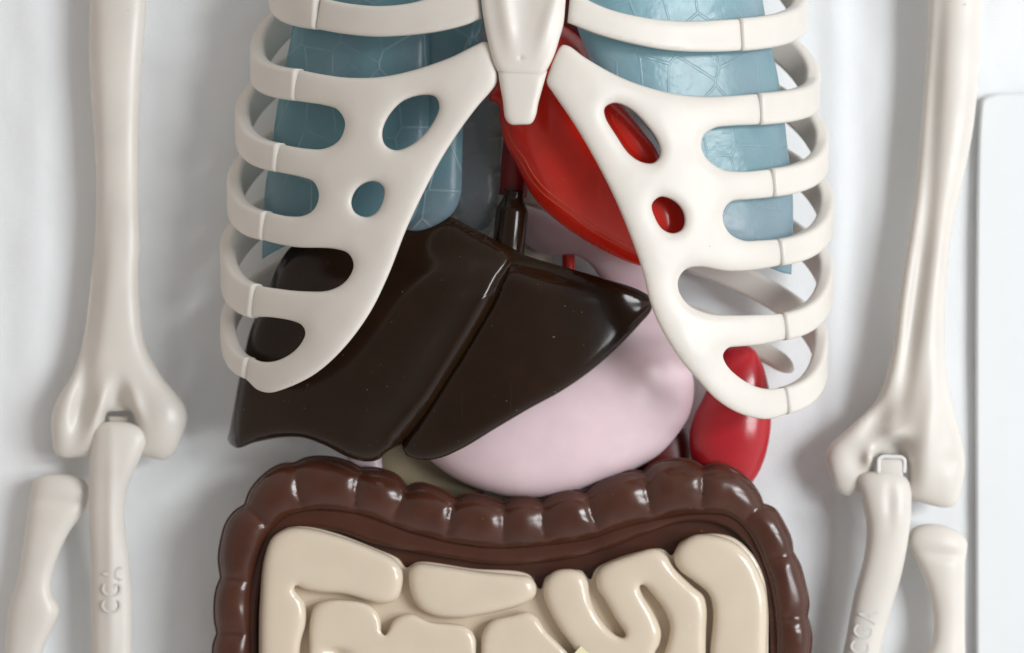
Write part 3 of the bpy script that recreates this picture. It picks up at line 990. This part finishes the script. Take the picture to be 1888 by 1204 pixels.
coil(z4((1100, 1900, 'c'), (1098, 1204), (1112, 1060), (1114, 960), (1090, 880), (1010, 810), (935, 755), (902, 700), (905, 650), (940, 600), (1015, 556), (1120, 556), (1235, 596), (1316, 668), (1372, 765), (1410, 880), (1417, 1000), (1412, 1204), (1408, 1900, 'c')),
     cap=36, zc=168)

# yellow paper corner lying on the coils
vv = [P(x, y, z) for z in (203, 204.2) for x, y in ((1071, 1191), (1150, 1262), (1082, 1340), (1003, 1269))]
o = obj('paper_note', vv, [(3, 2, 1, 0), (4, 5, 6, 7), (0, 1, 5, 4), (1, 2, 6, 5), (2, 3, 7, 6), (3, 0, 4, 7)], NOTE, None, at=(1076, 1265, 203), smooth=False)
tag(o, 'corner of a pale yellow paper note lying on the beige intestine coils', 'paper note')

# ------------------------------------------------------------------ arms
arm_l = thing('skeleton_arm', 'cream plastic arm bones beside the shadowed left-hand ribs, elbow slot empty', 'arm bones', (215, 820, 0))
hum_l = [(178, -260), (168, -60), (166, 0), (164, 100), (171, 224), (178, 349), (174, 449), (164, 548), (154, 624), (134, 688), (108, 732), (96, 762), (95, 800), (101, 832), (113, 843), (160, 842), (215, 834), (268, 842), (304, 848),
         (322, 834), (338, 800), (346, 768), (341, 747), (296, 690), (268, 632), (259, 560), (257, 500), (260, 449), (257, 374), (257, 250), (262, 125), (271, 0), (272, -60), (284, -260)]


def hum_shape(flip, cu):
    def f_(u, v, h, f):
        x = (u - cu) * flip
        fade = np.clip(h / 12, 0, 1)
        f = f - fade * (34 * g(x, v, 2, 738, 19, 30) + 24 * g(x, v, -66, 752, 20, 56, 0.25) + 8 * g(x, v, 0, 800, 30, 40))
        f = f + fade * (15 * g(x, v, -36, 756, 11, 32, 0.35) + 11 * g(x, v, 34, 748, 11, 40, -0.35) + 10 * g(x, v, 76, 775, 34, 44))
        # the flattened shaft has a ridge down its front
        f = f - fade * (20 * g(x, v, -52, 600, 15, 150, 0.13) + 9 * g(x, v, -48, 300, 12, 220, 0.0))
        return np.maximum(f, 0)
    return f_


shell('humerus', hum_l, BONE, arm_l, k=0.92, cap=50, kb=0.8, capb=50, step=6, edge=4, zc=62, shape=hum_shape(1, 218),
      holes=[[(198, 761), (215, 758), (240, 759), (246, 768), (246, 800), (230, 806), (206, 802), (194, 786)]])
uln_l = [(170, 810), (175, 790), (192, 779), (215, 777), (240, 780), (265, 792), (271, 808), (264, 832), (251, 862), (236, 900), (230, 932), (231, 977), (238, 1025), (243, 1095), (244, 1204), (250, 1480), (180, 1480), (170, 1204), (167, 1041),
         (163, 934), (164, 870), (166, 840)]
uo = shell('ulna', uln_l, BONE, arm_l, k=0.9, cap=42, kb=0.7, capb=40, step=6, edge=4, zfun=lambda u, v: 84 - 18 * np.clip((v - 860) / 200, 0, 1),
           shape=lambda u, v, h, f: f + 6 * g(u, v, 205, 1000, 10, 200) * np.clip(h / 12, 0, 1))
rad_l = [(64, 885), (78, 876), (105, 873), (140, 878), (160, 890), (164, 908), (157, 940), (124, 988), (98, 1055), (95, 1092), (109, 1124), (96, 1160), (78, 1204), (40, 1480), (-30, 1480), (8, 1204), (16, 1121), (32, 1068), (45, 988), (55, 915)]
shell('radius', rad_l, BONE, arm_l, k=0.9, cap=42, kb=0.7, capb=36, step=6, edge=4, zc=48,
      shape=lambda u, v, h, f: f - 7 * g(u, v, 112, 925, 60, 12, 0.05) * np.clip(h / 14, 0, 1))
sweep('hinge_tongue', [(219, 768, 46), (219, 800, 46), (219, 830, 50)], BONE, arm_l, lambda t: round_rect(19, 10, 4, 3), step=6)

arm_r = thing('skeleton_arm', 'cream plastic arm bones beside the white board, white clip in the elbow', 'arm bones', (1660, 880, 0))
hum_r = [(1716, -260), (1713, -60), (1712, 0), (1708, 100), (1699, 224), (1684, 374), (1669, 474), (1656, 565), (1643, 656), (1616, 736), (1570, 784), (1529, 822), (1522, 843), (1527, 870), (1539, 902), (1561, 915), (1586, 908), (1640, 905),
         (1684, 922), (1745, 936), (1762, 929), (1776, 886), (1779, 843), (1761, 763), (1746, 694), (1742, 600), (1744, 530), (1750, 470), (1760, 399), (1774, 339), (1794, 239), (1805, 125), (1810, 30), (1812, -60), (1816, -260)]


def hum_r_shape(u, v, h, f):
    fade = np.clip(h / 12, 0, 1)
    f = f - fade * (28 * g(u, v, 1650, 822, 26, 18) + 24 * g(u, v, 1622, 768, 24, 48, 0.55) + 10 * g(u, v, 1580, 850, 30, 40) + 9 * g(u, v, 1648, 880, 34, 46))
    f = f + fade * (17 * g(u, v, 1603, 846, 10, 15) + 13 * g(u, v, 1650, 800, 22, 12, -0.3) + 12 * g(u, v, 1712, 800, 22, 100, 0.12) - 5 * g(u, v, 1757, 852, 14, 20))
    f = f - fade * (22 * g(u, v, 1688, 560, 17, 190, 0.13) + 13 * g(u, v, 1722, 180, 15, 230, 0.06))
    return np.maximum(f, 0)


shell('humerus', hum_r, BONE, arm_r, k=0.92, cap=50, kb=0.8, capb=50, step=6, edge=4, zc=62, shape=hum_r_shape,
      holes=[[(1618, 840), (1640, 837), (1664, 839), (1671, 848), (1671, 890), (1645, 896), (1616, 888)]])
uln_r = [(1582, 884), (1590, 874), (1618, 868), (1650, 870), (1672, 882), (1680, 903), (1680, 940), (1677, 978), (1664, 1052), (1643, 1127), (1624, 1204), (1570, 1480), (1490, 1480), (1554, 1204), (1575, 1095), (1592, 1031), (1598, 977), (1590, 925)]
uro = shell('ulna', uln_r, BONE, arm_r, k=0.9, cap=42, kb=0.7, capb=40, step=6, edge=4, zfun=lambda u, v: 84 - 18 * np.clip((v - 950) / 200, 0, 1),
            shape=lambda u, v, h, f: f - 4 * g(u, v, 1640, 930, 10, 40) * np.clip(h / 12, 0, 1))
rad_r = [(1674, 996), (1684, 974), (1706, 966), (1742, 969), (1772, 985), (1783, 1000), (1780, 1034), (1779, 1110), (1780, 1204), (1800, 1480), (1690, 1480), (1690, 1300), (1706, 1210), (1717, 1186), (1721, 1148), (1713, 1095), (1692, 1041)]
shell('radius', rad_r, BONE, arm_r, k=0.9, cap=42, kb=0.7, capb=36, step=6, edge=4, zc=48,
      shape=lambda u, v, h, f: f - 7 * g(u, v, 1735, 1022, 60, 11, 0.1) * np.clip(h / 14, 0, 1))
sweep('hinge_tongue', [(1643, 847, 86), (1643, 870, 88), (1643, 900, 84)], BONE, arm_r, lambda t: round_rect(22, 10, 3, 3), step=6)
sweep('elbow_clip', [(1620, 872, 92), (1620, 856, 92), (1621, 846, 92), (1627, 842, 92), (1645, 842, 92), (1661, 843, 92), (1667, 847, 92), (1668, 856, 92), (1667, 872, 92)], CLIP, arm_r,
      lambda t: round_rect(3.6, 7, 2, 3), step=3)

bpy.context.view_layer.update()


def lettering(ulna, marks):
    """moulded letters on the bone, read from below upwards"""
    for ch, u, v, size, rot in marks:
        z = on_mesh_z(ulna, u, v)
        cu = bpy.data.curves.new('moulded_letter', 'FONT')
        cu.body = ch
        cu.align_x = 'CENTER'; cu.align_y = 'CENTER'
        cu.size = size * K
        cu.extrude = 0.2 * K
        cu.bevel_depth = 0.55 * K
        cu.bevel_resolution = 2
        cu.offset = -0.4 * K
        cu.materials.append(BONE)
        tmp = bpy.data.objects.new('moulded_letter_outline', cu)
        COL.objects.link(tmp)
        me = bpy.data.meshes.new_from_object(tmp)
        bpy.data.objects.remove(tmp)
        bpy.data.curves.remove(cu)
        o = bpy.data.objects.new('moulded_letter', me)
        COL.objects.link(o)
        o.parent = ulna
        o.location = Vector(P(u, v, (z or 110) - 0.45)) - OFF[ulna.name]
        o.rotation_euler = (0, 0, math.radians(rot))
        o.scale = (0.72, 1, 1)


lettering(uo, [('A', 210, 1058, 58, 90), ('G', 209, 1088, 58, 90), ('C', 208, 1119, 58, 90)])
lettering(uro, [('A', 1602, 1136, 56, 76), ('G', 1593, 1166, 56, 76), ('C', 1587, 1196, 56, 76)])
